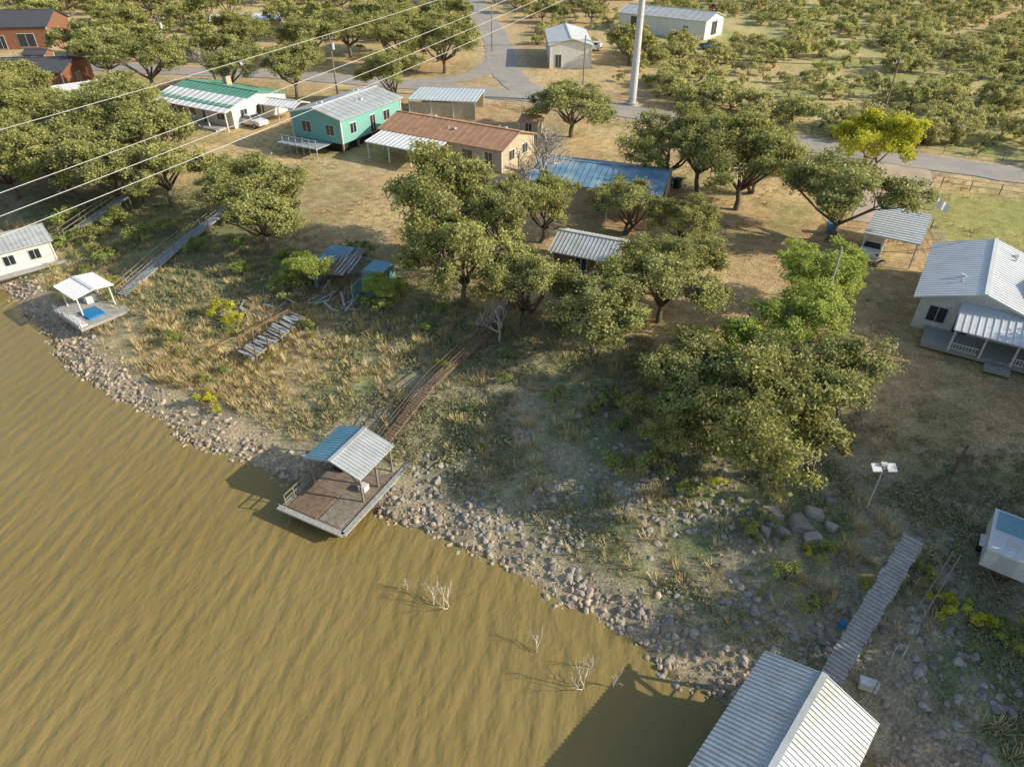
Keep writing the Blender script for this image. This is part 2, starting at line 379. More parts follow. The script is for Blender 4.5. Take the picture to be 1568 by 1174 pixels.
SCR=[tree_mesh('scrub%d'%i,90+i,2.2,2.8,26,80,.13,.06,LM['scrub'],stems=3,cr=.27,low=.04) for i in range(4)]
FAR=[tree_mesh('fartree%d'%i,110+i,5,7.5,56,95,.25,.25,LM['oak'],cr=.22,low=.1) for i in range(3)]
def dead_mesh(name,seed,L,r0,depth,m,kids=3,tp=.6):
    r=random.Random(seed);mb=MB()
    def rec(p,d,l,rad,k):
        e=p+d*l; mid=p.lerp(e,.5)+Vector((r.gauss(0,.06),r.gauss(0,.06),r.gauss(0,.04)))*l
        mb.tube([p,mid,e],[rad,rad*.8,rad*tp],m,5 if k>1 else 3)
        if k==0: return
        for i in range(kids):
            nd=(d+Vector((r.gauss(0,.55),r.gauss(0,.55),r.gauss(.12,.35)))).normalized()
            rec(p.lerp(e,.55+.45*r.random()) if i else e,nd,l*(.62+.22*r.random()),rad*tp,k-1)
    rec(Vector((0,0,-.4)),Vector((0,0,1)),L,r0,depth); return mb.mesh(name)
def put(name,me,x,y,sx=1,sz=1,z=None,rot=None):
    o=bpy.data.objects.new(name,me); COL.objects.link(o)
    o.location=(x,y,h1(x,y)-.05 if z is None else z); o.rotation_euler=(0,0,random.random()*6.28 if rot is None else rot); o.scale=(sx,sx,sz); return o
oaks=[(15.3,30.3,4.7,8.0),(11.8,35.9,3.9,6.2),(18.4,33.8,4.0,7.6),(9.5,33,2.4,4.0),
 (-4,50,4.4,8.8),(-5.6,57.3,5.2,10.3),(-.8,55.5,4.0,8.4),(.8,47,3.6,6.8),(6.2,43.2,4.2,6.6),(11.6,46.6,4.4,7.0),(15.7,59.5,3.0,5.0),(2.8,61.0,3.8,6.6),(10.8,62.6,3.6,5.6),(13.8,50.5,3.2,5.6),
 (17.1,74.2,4.8,8.6),(23.4,68.4,5.4,9.2),(20.5,73.5,4.8,9.0),(26.5,73,4.0,7.5),(30.2,60.8,5.8,8.0),(7.9,93,5.8,7.6),
 (-34.1,114.5,5.6,8.5),(-17.9,109,4.8,8.5),(-45.2,121,5.2,7.0),(-58.7,119.7,6,8.5),(-31.4,145,6,9),(-12,131,6,9),(-20,134,6,9),
 (-50.4,77.1,5.8,9),(-47,84.5,6,9.6),(-37.7,73,5.4,8),(-43.3,72.5,5,8.5),(-23.5,60.6,4.8,7.4),(-26,66.5,4.6,7.6),(-64.4,88,6,9),(-57.5,85.4,5.6,9),(-58,77.5,5,8),(-41,79,5.4,9),(-68,98,6,9),(-66,80,6,9),(-54,92,5.5,8.5),(-73,105,6,8.5),(-70,127,5.5,8),(-24,150,6,8.5),(-38,138.5,5.5,8),(-14,141,5,8),(-52,148,6,8),(-55,101,4.5,7),
 (46,17,5.5,11),(41,25,5.5,11.5),(48,26,6,12),(43,33,5.5,10.5),(52,35,6,11),(39,13,4.5,10),(55,18,6,12),(36,21,4.8,11),(31.5,17,3.8,9.5),(33,11,4,9),(39,29,4.6,11)]
for i,(x,y,r,h) in enumerate(oaks): put('oak_tree',OAK[i%5],x,y,r/5*1.04,h/8.5)
for i,(x,y,r,h) in enumerate([(18.6,39.9,3.8,6.6),(23.2,46.8,3.8,6.4),(25.4,48.6,2.6,5.2),(21.2,42.5,3.0,5.2),(15.5,39.5,3.0,5.2),(-10.8,50.4,1.8,3.2),(-17.6,53.8,2.6,3.8)]): put('mesquite_tree',MESQ[i%2],x,y,r/3.5*1.05,h/6)
put('yellow_elm_tree',YEL[0],42,80.2,1.1,1.0)
DT=dead_mesh('deadtree',5,2.6,.22,6,M['deadbark'],tp=.66); put('dead_tree',DT,2.6,67.3,1.25,1.2); put('dead_tree',DT,-.9,45.0,.5,.5); put('dead_tree',dead_mesh('deadtree2',9,2,.13,5,M['deadbark']),-50,123,1.2,1.2)
TW=[dead_mesh('twig%d'%i,20+i,.8,.035,3,M['bleached'],3) for i in range(3)]
for i,(x,y,s) in enumerate([(-4.3,23.3,1.0),(-3.5,23.1,1.2),(-5.9,24.3,.7),(1.3,20.4,.9),(3.5,18.4,1.2),(5.0,18.5,.8),(-14.4,30.2,.8),(3.9,19.6,.8)]):
    put('driftwood_branch',TW[i%3],x,y,s,s,z=-.1)
bushes=[(-11.2,50.0,1.5),(-19.5,53.2,1.7),(-10,52.8,1.2),(10.9,29.5,.9),(7.2,35,.8),(13.7,26.5,.6),(-47.2,65.9,1.6),(8.7,31.8,1.3),(6.6,31.8,1.1),(24.3,19.8,.8),(-27,61.5,1.4),(-20.8,57.5,1.6),(-40,62,1.5),(-44,66.5,1.6),(-31,62,1.3),(6.5,37.5,1.2),(13.2,38.8,1.5),(10.2,39,1.3),(16.8,43,1.5),(22,23.5,.7),(17.2,24.9,.9),(9,41,1.0),(-38,65,1.6),(-42,69,1.8),(-35,66,1.5),(-48,70,1.8),(-25,57,1.2),(-14,58.5,1.6),(-9,59,1.6),(4,46,1.1),(19.5,37,1.4),(12.5,32.5,1.4),(-7,47,.8)]
for i,(x,y,s) in enumerate(bushes): put('green_bush',BUSH[i%3],x,y,s,s*.85)
for i,(x,y,s) in enumerate([(-24.6,50.4,1.4),(-23.3,49.4,1.0),(-22.9,40.5,.9),(12.5,30.0,.6),(21.9,21.5,.9),(23.2,20.6,.9),(18.9,23.0,.5),(16.4,59.2,.9),(-49,63.8,.8),(16.4,25.2,.5),(24.8,18.9,.7),(-21.5,39.2,.6),(-37.5,57.5,.8)]): put('yellow_bush',YB[i%2],x,y,s,s*.85)
def quadinst(name,child_meshes,P,size,upright=True,r=RNG,child='plant'):
    idx=r.integers(0,len(child_meshes),len(P))
    for k,cm in enumerate(child_meshes):
        q=P[idx==k];s=size[idx==k][:,None]
        if not len(q): continue
        if upright:
            a=r.random(len(q))*6.28; t=np.stack([np.cos(a),np.sin(a),0*a],1); b=np.stack([-np.sin(a),np.cos(a),0*a],1)
        else:
            nn=r.normal(size=q.shape)*.5+np.array([[0,0,1.]]); nn/=np.linalg.norm(nn,axis=1,keepdims=True)
            t=np.cross(nn,r.normal(size=q.shape)); t/=np.linalg.norm(t,axis=1,keepdims=True); b=np.cross(nn,t)
        V=np.stack([q-t*s/2-b*s/2,q+t*s/2-b*s/2,q+t*s/2+b*s/2,q-t*s/2+b*s/2],1).reshape(-1,3)
        me=quads_mesh(name+'_pts',V,np.arange(len(V)).reshape(-1,4),[])
        o=bpy.data.objects.new(name,me); COL.objects.link(o)
        o.instance_type='FACES'; o.use_instance_faces_scale=True; o.instance_faces_scale=1.0
        o.show_instancer_for_render=False; o.show_instancer_for_viewport=False
        c=bpy.data.objects.new(child,cm); COL.objects.link(c); c.parent=o
def scatter(n,x0,x1,y0,y1,f,r=RNG):
    x=r.uniform(x0,x1,n);y=r.uniform(y0,y1,n);k=r.random(n)<f(x,y); x=x[k];y=y[k]
    return np.stack([x,y,HT(x,y)],1)
def rock_mesh(name,seed,m):
    import bmesh
    bm=bmesh.new(); bmesh.ops.create_icosphere(bm,subdivisions=2,radius=.5); rr=random.Random(seed)
    pl=[(Vector((rr.gauss(0,1),rr.gauss(0,1),rr.gauss(0,1))).normalized(),.28+.16*rr.random()) for _ in range(9)]
    for v in bm.verts:
        for nrm,dd in pl:
            e=v.co.dot(nrm)-dd
            if e>0: v.co-=nrm*e
        v.co.x*=1.25; v.co.z*=.75
    me=bpy.data.meshes.new(name); bm.to_mesh(me); bm.free(); me.materials.append(m); return me
RK=[rock_mesh('rk%d'%i,i,M['rock']) for i in range(4)]+[rock_mesh('rkb%d'%i,5+i,M['rockg']) for i in range(1)]; RG=[rock_mesh('rg%d'%i,10+i,M['rockg']) for i in range(4)]
P=scatter(100000,-60,32,4,70,lambda x,y:np.where((HT(x,y)>-.12)&(sdist(x,y)<5),np.exp(-np.clip(sdist(x,y)-.9,0,9)**2/(.5+1.8*vn(x,y,6,77))),0)*.95)
quadinst('shoreline_rocks',RK,P,.10+.38*RNG.random(len(P))**2.8,False,child='stone')
P=scatter(22000,-16,32,10,42,lambda x,y:np.where(sdist(x,y)>1,1,0)*(1-sm(9,15,sdist(x,y)))*sm(.43,.63,fbm(x,y,4,41))*sm(-16,-4,x)*.8)
quadinst('bank_stones',RG,P,.08+.5*RNG.random(len(P))**3.2,False,child='stone')
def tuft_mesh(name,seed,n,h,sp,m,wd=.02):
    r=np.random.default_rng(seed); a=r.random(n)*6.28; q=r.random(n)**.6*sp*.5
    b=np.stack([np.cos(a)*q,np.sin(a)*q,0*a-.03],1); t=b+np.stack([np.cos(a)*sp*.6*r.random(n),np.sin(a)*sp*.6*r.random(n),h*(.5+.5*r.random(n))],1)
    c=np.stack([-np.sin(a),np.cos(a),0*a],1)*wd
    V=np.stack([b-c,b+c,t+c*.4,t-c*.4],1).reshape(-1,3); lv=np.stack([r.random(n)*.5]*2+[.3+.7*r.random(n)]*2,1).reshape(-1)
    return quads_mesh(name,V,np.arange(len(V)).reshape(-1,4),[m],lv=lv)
def weed_mesh(name,seed,m,n=54):
    r=np.random.default_rng(seed); V,F,lv=leaves(np.array([[0,0,.18],[.25,.1,.12],[-.2,.15,.14]]),np.array([.3,.22,.22]),n//3,.055,np.array([[0,0,0]]),.6,r,np.array([.5,.3,.6]))
    return quads_mesh(name,V,F,[m],lv=lv)
ST=[tuft_mesh('st%d'%i,i,34,.6,.7,LM['straw'],.02) for i in range(3)]; WD=[weed_mesh('wd%d'%i,30+i,LM['weed']) for i in range(3)]
def fgold(x,y):
    d=sdist(x,y); g=np.exp(-(((x+25)/10)**2+((y-45)/7)**2)); e=np.exp(-(((x+42)/7)**2+((y-58)/4)**2)); s=np.exp(-(((x+24)/5)**2+((y-41)/2.5)**2))
    base=sm(2.2,4,d)*(1-sm(17,24,d))*.14*sm(.45,.6,fbm(x,y,5,51))
    return np.where(d>2.2,np.clip(g*.85+e*.4,0,1)*sm(.34,.53,fbm(x,y,3,50))*sm(2.2,3.8,d)+base+s*.6*sm(2.6,4,d),0)
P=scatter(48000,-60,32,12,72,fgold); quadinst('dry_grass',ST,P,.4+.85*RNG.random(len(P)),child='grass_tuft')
def fweed(x,y):
    d=sdist(x,y); return np.where(d>2,sm(2.4,4.5,d)*(1-sm(18,26,d))*sm(.40,.60,fbm(x,y,4,60)),0)*(1-.6*np.exp(-(((x+25)/9)**2+((y-45)/6)**2)))
P=scatter(62000,-62,32,12,78,fweed); quadinst('weeds',WD,P,.35+.9*RNG.random(len(P))**1.5,child='weed')
P=scatter(1100,-60,30,14,72,lambda x,y:np.where((sdist(x,y)>4)&(sdist(x,y)<22),.6*sm(.46,.62,fbm(x,y,7,66)),0)); quadinst('low_bank_shrubs',BUSH,P,.25+.6*RNG.random(len(P))**2,child='shrub')
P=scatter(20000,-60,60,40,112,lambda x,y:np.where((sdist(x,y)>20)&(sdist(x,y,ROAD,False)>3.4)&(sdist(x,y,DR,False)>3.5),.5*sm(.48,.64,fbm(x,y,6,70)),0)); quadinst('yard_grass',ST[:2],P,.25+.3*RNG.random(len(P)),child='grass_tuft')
def fscr(x,y):
    rd=sdist(x,y,ROAD); k=np.where((rd>6)&(x>22+.0*y)&(x-22>(y-150)*.25),1,0)
    b=((x>18)&(x<58)&(y>155)&(y<188)); tr=np.abs(x-40-.42*(y-100)+6*np.sin(y/14))<2.2
    return k*np.where(b,0,1)*np.where(tr,.08,1)*(.12+.88*sm(.40,.53,fbm(x,y,9,80)))*np.interp(y,[80,140,250,500],[1,.8,.5,.35])
P=scatter(8200,22,200,78,330,fscr); quadinst('mesquite_scrub',SCR,P,.3+1.1*RNG.random(len(P))**1.8,child='shrub')
P=scatter(380,20,75,75,135,lambda x,y:np.where((sdist(x,y,ROAD)>4)&(sdist(x,y,ROAD)<12)&(x>24),1,0)); quadinst('roadside_scrub',SCR,P,.5+.8*RNG.random(len(P)),child='shrub')
BL=[(-104,160,16),(-82,123,14),(10.5,142,12),(9,130,9),(36,173,14),(33,150,10),(-60,174,9),(-57,160,8),(27,222,12),(-9,105,8),(-42,107,10)]
def ffar(x,y):
    k=np.ones(len(x))
    for a,b,c in BL: k*=((x-a)**2+(y-b)**2>c*c)
    return k*(sdist(x,y,ROAD,False)>6)*(sdist(x,y,RB,False)>6)*(sdist(x,y,RC,False)>5)*(.25+.75*sm(.4,.56,fbm(x,y,22,90)))*(sdist(x,y,ROAD)>0)
P=scatter(430,-150,24,128,330,ffar); quadinst('distant_trees',FAR,P,.45+.6*RNG.random(len(P)),child='tree')
P=scatter(900,-120,30,112,300,ffar); quadinst('distant_scrub',SCR,P,.4+.8*RNG.random(len(P)),child='shrub')
# ---------------------------------------------------------------- buildings
def gable(mb,L,W,h,rh,m,ov=.4,t=.10,rib=.0,x0=0,y0=0,split=None):
    k=rh/(W/2)
    for s in (-1,1):
        e=Vector((0,s*(W/2+ov),h-k*ov)); r=Vector((0,0,h+rh)); m_=split if (split and s==-1) else m
        A=[(x0-L/2-ov,y0+e.y,e.z),(x0+L/2+ov,y0+e.y,e.z),(x0+L/2+ov,y0,r.z),(x0-L/2-ov,y0,r.z)]
        if s==1: A=A[::-1]
        mb.hexa(A+[(a,b,c+t) for a,b,c in A],m_)
        if rib:
            n=int((L+2*ov)/rib)
            for i in range(n+1):
                xx=x0-L/2-ov+.03+i*(L+2*ov-.06)/n
                mb.beam((xx,y0+e.y,e.z+t+.015),(xx,y0+s*.03,r.z+t+.015-k*.03),.05,.05,m_)
    mb.beam((x0-L/2-ov-.01,y0,h+rh+t+.03),(x0+L/2+ov+.01,y0,h+rh+t+.03),.28,.05,m)
def walls(mb,L,W,z0,h,rh,m,x0=0,y0=0):
    a,b=L/2,W/2
    V=[(-a,-b,z0),(a,-b,z0),(a,b,z0),(-a,b,z0),(-a,-b,h),(a,-b,h),(a,b,h),(-a,b,h),(-a,0,h+rh-.02),(a,0,h+rh-.02)]
    o=len(mb.v); mb.v+=[(x+x0,y+y0,z) for x,y,z in V]; i=mb.mi(m)
    for f in ((0,1,5,4),(2,3,7,6),(1,2,6,9,5),(3,0,4,8,7),(3,2,1,0)): mb.f.append(tuple(o+k for k in f)); mb.m.append(i)
def opening(mb,side,pos,z,w,h,L,W,frame,glass,x0=0,y0=0):
    ang={'f':0,'b':0,'l':math.pi/2,'r':math.pi/2}[side]
    if side=='f': c=(pos+x0,-W/2+y0)
    if side=='b': c=(pos+x0,W/2+y0)
    if side=='l': c=(-L/2+x0,pos+y0)
    if side=='r': c=(L/2+x0,pos+y0)
    mb.box((*c,z),(w+.16,.10,h+.16),frame,ang); mb.box((*c,z),(w,.15,h),glass,ang); mb.box((*c,z),(.05,.18,h),frame,ang)
def house(name,x,y,deg,L,W,h,rh,wall,roof,rib=0,ops=(),base=0,ov=.4,split=None,z=None,vents=0):
    E=empty(name,x,y,(h1(x,y) if z is None else z),deg)
    mb=MB(); walls(mb,L,W,base if base else -.6,base+h,rh,wall); mb.obj('walls',E)
    mb=MB(); gable(mb,L,W,base+h,rh,roof,ov,rib=rib,split=split); mb.obj('roof',E)
    mb=MB()
    for (s,p,zz,w_,hh_) in ops: opening(mb,s,p,base+zz,w_,hh_,L,W,M['white'] if wall!=M['white'] else M['steel'],M['glass'])
    if ops: mb.obj('windows_and_doors',E)
    mb=MB()
    if base:
        for i in range(5):
            for j in (-1,0,1): mb.box((-L/2+.3+i*(L-.6)/4,j*(W/2-.3),base/2-.4),(.25,.25,base+.8),M['wood'])
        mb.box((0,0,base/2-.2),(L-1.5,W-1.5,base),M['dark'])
    for sx in (-1,1): mb.box((sx*(L/2+.01),W/2+.01,base+h/2),(.14,.14,h),M['white']); mb.box((sx*(L/2+.01),-W/2-.01,base+h/2),(.14,.14,h),M['white'])
    for i in range(vents):
        a=L*(-.3+.6*i/max(1,vents-1)); b=-W*.22*(1 if i%2 else -1); mb.tube([(a,b,base+h+rh*.4),(a,b,base+h+rh*.56+.4)],[.08,.08],M['steel'],8); mb.box((a+.9,b,base+h+rh*.6+.16),(.32,.32,.22),M['steel'])
    mb.obj('trim',E)
    return E
E=house('teal_house',-21.8,94.4,62,12.5,8,3.0,.9,M['teal'],M['whiteroof'],1.0,[('l',-2.2,1.5,1.2,1.2),('l',1.6,1.5,1.4,1.3),('f',-4,1.5,1.1,1.2),('f',0,1.1,1,2.1),('f',3,1.5,1.3,1.2),('b',-3,1.5,1.2,1.2),('b',2,1.5,1.2,1.2)],base=1.2,split=M['metalroof'],vents=3)
mb=MB(); mb.box((-7.8,1,1.1),(3,6.5,.12),M['bluegrey'])
for yy in np.arange(-2.2,4.4,1.1): mb.box((-9.2,yy,1.1),(.09,.09,2.2),M['bluegrey'])
mb.box((-9.2,1,2.1),(.09,6.5,.09),M['bluegrey']); mb.box((-9.2,1,1.6),(.05,6.5,.05),M['bluegrey']); mb.obj('porch_deck',E)
E=house('white_house_green_roof',-42.6,106.5,-30,14.5,10,2.8,1.0,M['white'],M['greenroof'],.9,[('f',-5.5,1.5,1.5,1.3),('f',-3.4,1.5,1.5,1.3),('f',-1.3,1.5,1.5,1.3),('f',1.6,1.1,1,2.1),('f',4.8,1.5,1.5,1.2),('r',0,1.5,1.3,1.2),('r',-3,1.5,1.1,1.2)])
mb=MB(); mb.box((-1.5,2.4,4.0),(.9,.9,1.4),M['cream']); mb.box((-1.5,2.4,4.73),(1.1,1.1,.1),M['dark']); mb.obj('chimney',E)
mb=MB(); mb.hexa([(-7.9,-6.6,2.35),(7.9,-6.6,2.35),(7.9,-2.6,3.42),(-7.9,-2.6,3.42),(-7.9,-6.6,2.43),(7.9,-6.6,2.43),(7.9,-2.6,3.52),(-7.9,-2.6,3.52)],M['whiteroof'])
for i in range(14): mb.beam((-7.7+i*1.18,-6.6,2.46),(-7.7+i*1.18,-2.6,3.55),.06,.05,M['whiteroof'])
for xx in (-7.5,-3.7,0,3.7,7.5): mb.box((xx,-6.4,1),(.15,.15,2.7),M['white'])
mb.box((2,-6.2,.0),(8,2.2,.3),M['woodgrey']); mb.obj('porch_roof_and_slab',E)
E=house('brown_roof_house',-6.9,87.3,-30,17.5,7.6,2.7,1.1,M['cream'],M['brownroof'],.9,[('r',-1.5,1.5,1.2,1.1),('r',1.7,1.5,1.2,1.1),('f',4,1.5,1.4,1.1),('f',7,1.1,1,2.1)],vents=3)
mb=MB(); mb.hexa([(-8.5,-7.6,2.0),(1.4,-7.6,2.0),(1.4,-3.6,2.6),(-8.5,-3.6,2.6),(-8.5,-7.6,2.1),(1.4,-7.6,2.1),(1.4,-3.6,2.7),(-8.5,-3.6,2.7)],M['whiteroof'])
for i in range(16): mb.beam((-8.4+i*.645,-7.6,2.12),(-8.4+i*.645,-3.7,2.71),.06,.05,M['whiteroof'])
for xx in (-8.2,-5,-1.8,1.2): mb.box((xx,-7.4,1),(.12,.12,2.1),M['white'])
mb.obj('carport',E)
E=house('blue_roof_house',9.6,72.0,-20,13.5,8,2.6,1.0,M['cream'],M['tarp'],.6,[('f',-4,1.5,1.3,1.1),('f',1,1.1,1,2.1),('f',4.5,1.5,1.5,1.1),('r',0,1.5,1.5,1.1)],vents=2)
mb=MB(); mb.box((4.2,-5.4,2.2),(4.5,2.8,.1),M['metalroof'])
for xx in (2.2,6.2): mb.box((xx,-6.6,1.0),(.12,.12,2.3),M['white'])
mb.obj('porch_roof',E)
E=house('metal_roof_shed',6.9,55.8,-25,5.2,4.4,2.2,.8,M['woodbrown'],M['metalroof'],.35,[('f',0,1,1,1.9),('r',0,1.3,.8,.8)])
E=house('white_house_with_porch',36.9,47.8,57,10.2,7.4,2.7,1.2,M['white'],M['whiteroof'],.42,[('l',-2.2,1.4,1.3,1.2),('l',.6,1.1,1,2.1),('l',2.4,1.4,1.2,1.2),('b',-3,1.5,1.2,1.2),('b',0,1.5,1.2,1.2),('b',3.2,1.5,1.2,1.2)],ov=.6,vents=2)
mb=MB(); walls(mb,9,8.6,-.6,2.7,1.2,M['white']); w_=mb.obj('wing_walls',E); w_.location=(-.9,-8.2,0); w_.rotation_euler=(0,0,math.pi/2)
mb=MB(); gable(mb,9,8.6,2.7,1.25,M['whiteroof'],.6,rib=.42); w_=mb.obj('wing_roof',E); w_.location=(-.9,-8.2,.015); w_.rotation_euler=(0,0,math.pi/2)
mb=MB(); mb.box((-6.6,-3.2,.18),(2.8,12,.35),M['woodgrey'])
mb.hexa([(-8.4,-11,2.05),(-8.4,1.2,2.05),(-5.2,1.2,2.75),(-5.2,-11,2.75),(-8.4,-11,2.13),(-8.4,1.2,2.13),(-5.2,1.2,2.83),(-5.2,-11,2.83)],M['whiteroof'])
for i in range(28): mb.beam((-8.4,1.1-i*.44,2.15),(-5.25,1.1-i*.44,2.85),.05,.05,M['whiteroof'])
for i in range(7): mb.box((-8.1,1-i*1.95,1.2),(.13,.13,1.9),M['white'])
for i in range(3): 
    mb.box((-8.1,.2-i*3.9,.95),(.06,1.9,.06),M['white']); mb.box((-8.1,.2-i*3.9,.5),(.06,1.9,.06),M['white'])
    for j in range(9): mb.box((-8.1,-.6+j*.2-i*3.9,.7),(.04,.04,.5),M['white'])
mb.box((-8.7,-2.2,.1),(.9,1.6,.22),M['woodgrey']); mb.obj('front_porch',E)
mb=MB()
for i in range(3): opening(mb,'l',-6-i*2.2,1.3,1.0 if i!=1 else .95,1.9 if i==1 else 1.2,10.2,7.4,M['steel'],M['glass'])
mb.obj('porch_windows',E)
mb=MB(); gable(mb,6,7,2.6,1.0,M['greenroof'],.3,rib=.5); w_=mb.obj('green_garage_roof',E); w_.location=(6.5,-9,0)
mb=MB(); walls(mb,6,7,-.5,2.6,1.0,M['white']); w_=mb.obj('garage_walls',E); w_.location=(6.5,-9,0)
E=empty('metal_carport',35.3,59.0,h1(35.3,59.0),57); mb=MB(); mb.box((0,0,2.35),(7.6,4.6,.07),M['metalroof'])
for i in range(14): mb.box((-3.7+i*.57,0,2.42),(.2,4.6,.08),M['whiteroof'])
mb.obj('roof',E); mb=MB()
for a in (-3.6,0,3.6):
    for b in (-2.1,2.1): mb.box((a,b,1.15),(.1,.1,2.35),M['steel'])
mb.obj('posts',E)
house('white_storage_building',10.6,142.5,90,16,7.4,3.9,1.0,M['white'],M['whiteroof'],1.2,[('f',-3,1.2,1,2.1),('b',4,2,1,1),('l',2.2,1.2,1,2.1)])
house('long_metal_building',35.5,171.5,-38,21,9,3.6,1.2,M['white'],M['metalroof'],1.5,[('f',-6,1.6,3,3),('f',6,1.2,1,2.1),('r',0,1.8,2.6,2.6)])
house('brown_brick_house',-106,161,8,19,12,4.2,2.2,M['brick'],M['darkroof'],0,[('f',-5,1.6,1.6,1.5),('f',0,1.3,1.6,2.4),('f',5,1.6,3.2,2.4),('r',0,1.7,1.5,1.4),('r',-3.5,1.7,1.5,1.4)])
house('brown_brick_garage',-83,123.5,5,19,11,3.4,1.2,M['brick'],M['darkroof'],0,[('f',-5,1.5,3,2.4),('f',1,1.5,3,2.4),('f',6.5,1.5,1,2.1),('r',0,1.6,1.5,1.4)])
house('mobile_home',-60,174,10,15,5,2.8,.8,M['cream'],M['whiteroof'],1.5,[('f',-5,1.5,1.3,1),('f',0,1.2,.9,2),('f',5,1.5,1.3,1)])
house('mobile_home',-66,113,40,9,3.4,2.6,.5,M['white'],M['whiteroof'],1.2,[('f',-2,1.5,1.3,1),('f',2,1.2,.9,2)])
house('brown_far_house',27,226,0,15,9,3,1.4,M['brick'],M['metalroof'],0,[('f',-4,1.5,1.5,1.2),('f',0,1.2,1,2.1),('f',4,1.5,1.5,1.2)])
house('garden_shed',2.6,94,-20,2.6,2.4,2.0,.5,M['cream'],M['brownroof'],0,[('f',0,1,.9,1.7)],ov=.15)
house('garden_shed',-89,140,0,4,3,2.2,.6,M['brick'],M['darkroof'],0,[('f',0,1,.9,1.7)],ov=.2)
E=empty('flat_roof_carport',-9.5,105.5,h1(-9.5,105),-8); mb=MB(); mb.box((0,0,2.5),(10,7.5,.1),M['whiteroof'])
for i in range(17): mb.box((-4.9+i*.61,0,2.57),(.07,7.5,.05),M['bluemetal_skytint'])
mb.obj('roof',E); mb=MB()
for a in (-4.8,-1.6,1.6,4.8):
    for b in (-3.6,3.6): mb.box((a,b,1.2),(.12,.12,2.5),M['steel'])
mb.box((0,3.5,1.1),(9.5,.1,2.2),M['cream']); mb.box((0,-3.5,1.1),(9.5,.1,2.2),M['cream']); mb.obj('posts_and_walls',E)
E=empty('white_carport',-32.6,102.8,h1(-32.6,102.8),-25); mb=MB(); gable(mb,6,3.6,2.2,.5,M['whiteroof'],.1,rib=.6); mb.obj('roof',E); mb=MB()
for a in (-2.9,0,2.9):
    for b in (-1.7,1.7): mb.box((a,b,1.1),(.1,.1,2.2),M['steel'])
mb.obj('posts',E)
E=empty('utility_trailer',26.3,24.2,h1(26.3,24.2),54); mb=MB()
mb.box((0,0,1.1),(3.4,2.0,1.2),M['white']); mb.box((0,0,1.73),(3.5,2.1,.07),M['whiteroof']); mb.box((.8,0,1.79),(1.5,1.7,.06),M['bluemetal_skytint']); mb.box((-.9,0,1.79),(.5,.5,.12),M['white'])
mb.obj('body',E); mb=MB(); mb.box((0,0,.45),(3.5,1.8,.12),M['rust']); mb.beam((-1.7,.6,.45),(-2.9,0,.4),.1,.1,M['rust']); mb.beam((-1.7,-.6,.45),(-2.9,0,.4),.1,.1,M['rust'])
for s in (-1,1): mb.tube([(0,s*1.0,.32),(0,s*1.2,.32)],[.34,.34],M['rubber'],14); mb.box((0,s*1.1,.74),(.95,.25,.06),M['white'])
mb.obj('chassis_and_wheels',E); mb=MB(); mb.box((-1.71,0,1.1),(.06,.8,1.0),M['steel']); mb.box((0,-1.01,1.3),(.8,.06,.4),M['glass']); mb.obj('door_and_window',E)
# ---------------------------------------------------------------- boathouses, docks and walkways
def dock(name,x,y,deg,L,W,zd,deckm):
    E=empty(name,x,y,0,deg); mb=MB()
    n=int(L/.3)
    for i in range(n): mb.box((-L/2+(i+.5)*L/n,0,zd),(L/n-.02,W,.06),deckm)
    mb.obj('deck_planks',E); mb=MB()
    for s in (-1,1): mb.box((0,s*(W/2+.05),zd-.1),(L+.2,.09,.26),M['woodgrey']); mb.box((s*(L/2+.06),0,zd-.1),(.09,W,.26),M['woodgrey'])
    for s in (-1,0,1): mb.tube([(-L/2+.2,s*(W/2-.4),zd-.42),(L/2-.2,s*(W/2-.4),zd-.42)],[.26,.26],M['rust'],10)
    mb.obj('frame_and_floats',E)
    return E
def rail(mb,a,b,h,m,n,r=.04,rails=(1.0,.55)):
    a=Vector(a);b=Vector(b)
    for i in range(n+1):
        q=a.lerp(b,i/n); mb.beam(q,q+Vector((0,0,h)),r*1.6,r*1.6,m)
    for k in rails: mb.beam(a+Vector((0,0,h*k-.02)),b+Vector((0,0,h*k-.02)),r,r*1.6,m)
E=dock('boat_dock_with_roof',-10.7,31.7,63,6.6,4.7,.85,M['ply'])
RZ=3.05
mb=MB(); gable(mb,3.3,4.1,RZ,.62,M['metalroof'],.15,t=.05,rib=.25,x0=.85); o=mb.obj('roof',E)
mb=MB(); k=.62/2.05; a0,a1=.85-1.8,.85+1.8; zr=RZ+.62+.056
mb.hexa([(a0,.12,zr-k*.12),(a1,.12,zr-k*.12),(a1,2.22,zr-k*2.22),(a0,2.22,zr-k*2.22)]+[(a0,.12,zr+.02-k*.12),(a1,.12,zr+.02-k*.12),(a1,2.22,zr+.02-k*2.22),(a0,2.22,zr+.02-k*2.22)],M['bluemetal_skytint'])  # added blue skin: sky reflection on this slope put into the colour
for i in range(15): mb.beam((a0+.05+i*.25,.15,zr+.03-k*.15),(a0+.05+i*.25,2.22,zr+.03-k*2.22),.05,.04,M['bluemetal_skytint'])
mb.obj('roof_sky_tint',E)
mb=MB()
for a in (-.7,.85,2.4):
    for b in (-1.95,1.95): mb.box((a,b,1.95),(.11,.11,2.2),M['wood'])
for b in (-1.95,1.95): mb.box((.85,b,RZ-.02),(3.4,.1,.12),M['wood'])
for b in (-1.0,1.0): mb.beam((-.75,b*1.9,RZ-.7),(-.75,b*1.3,RZ-.1),.06,.06,M['wood'])
rail(mb,(-.6,1.95,.9),(2.9,1.95,.9),.9,M['woodbrown'],4); rail(mb,(2.9,2.1,.9),(2.9,.6,.9),.9,M['woodbrown'],2)
rail(mb,(-3.1,2.2,.9),(-.7,2.2,.9),.85,M['wood'],3)
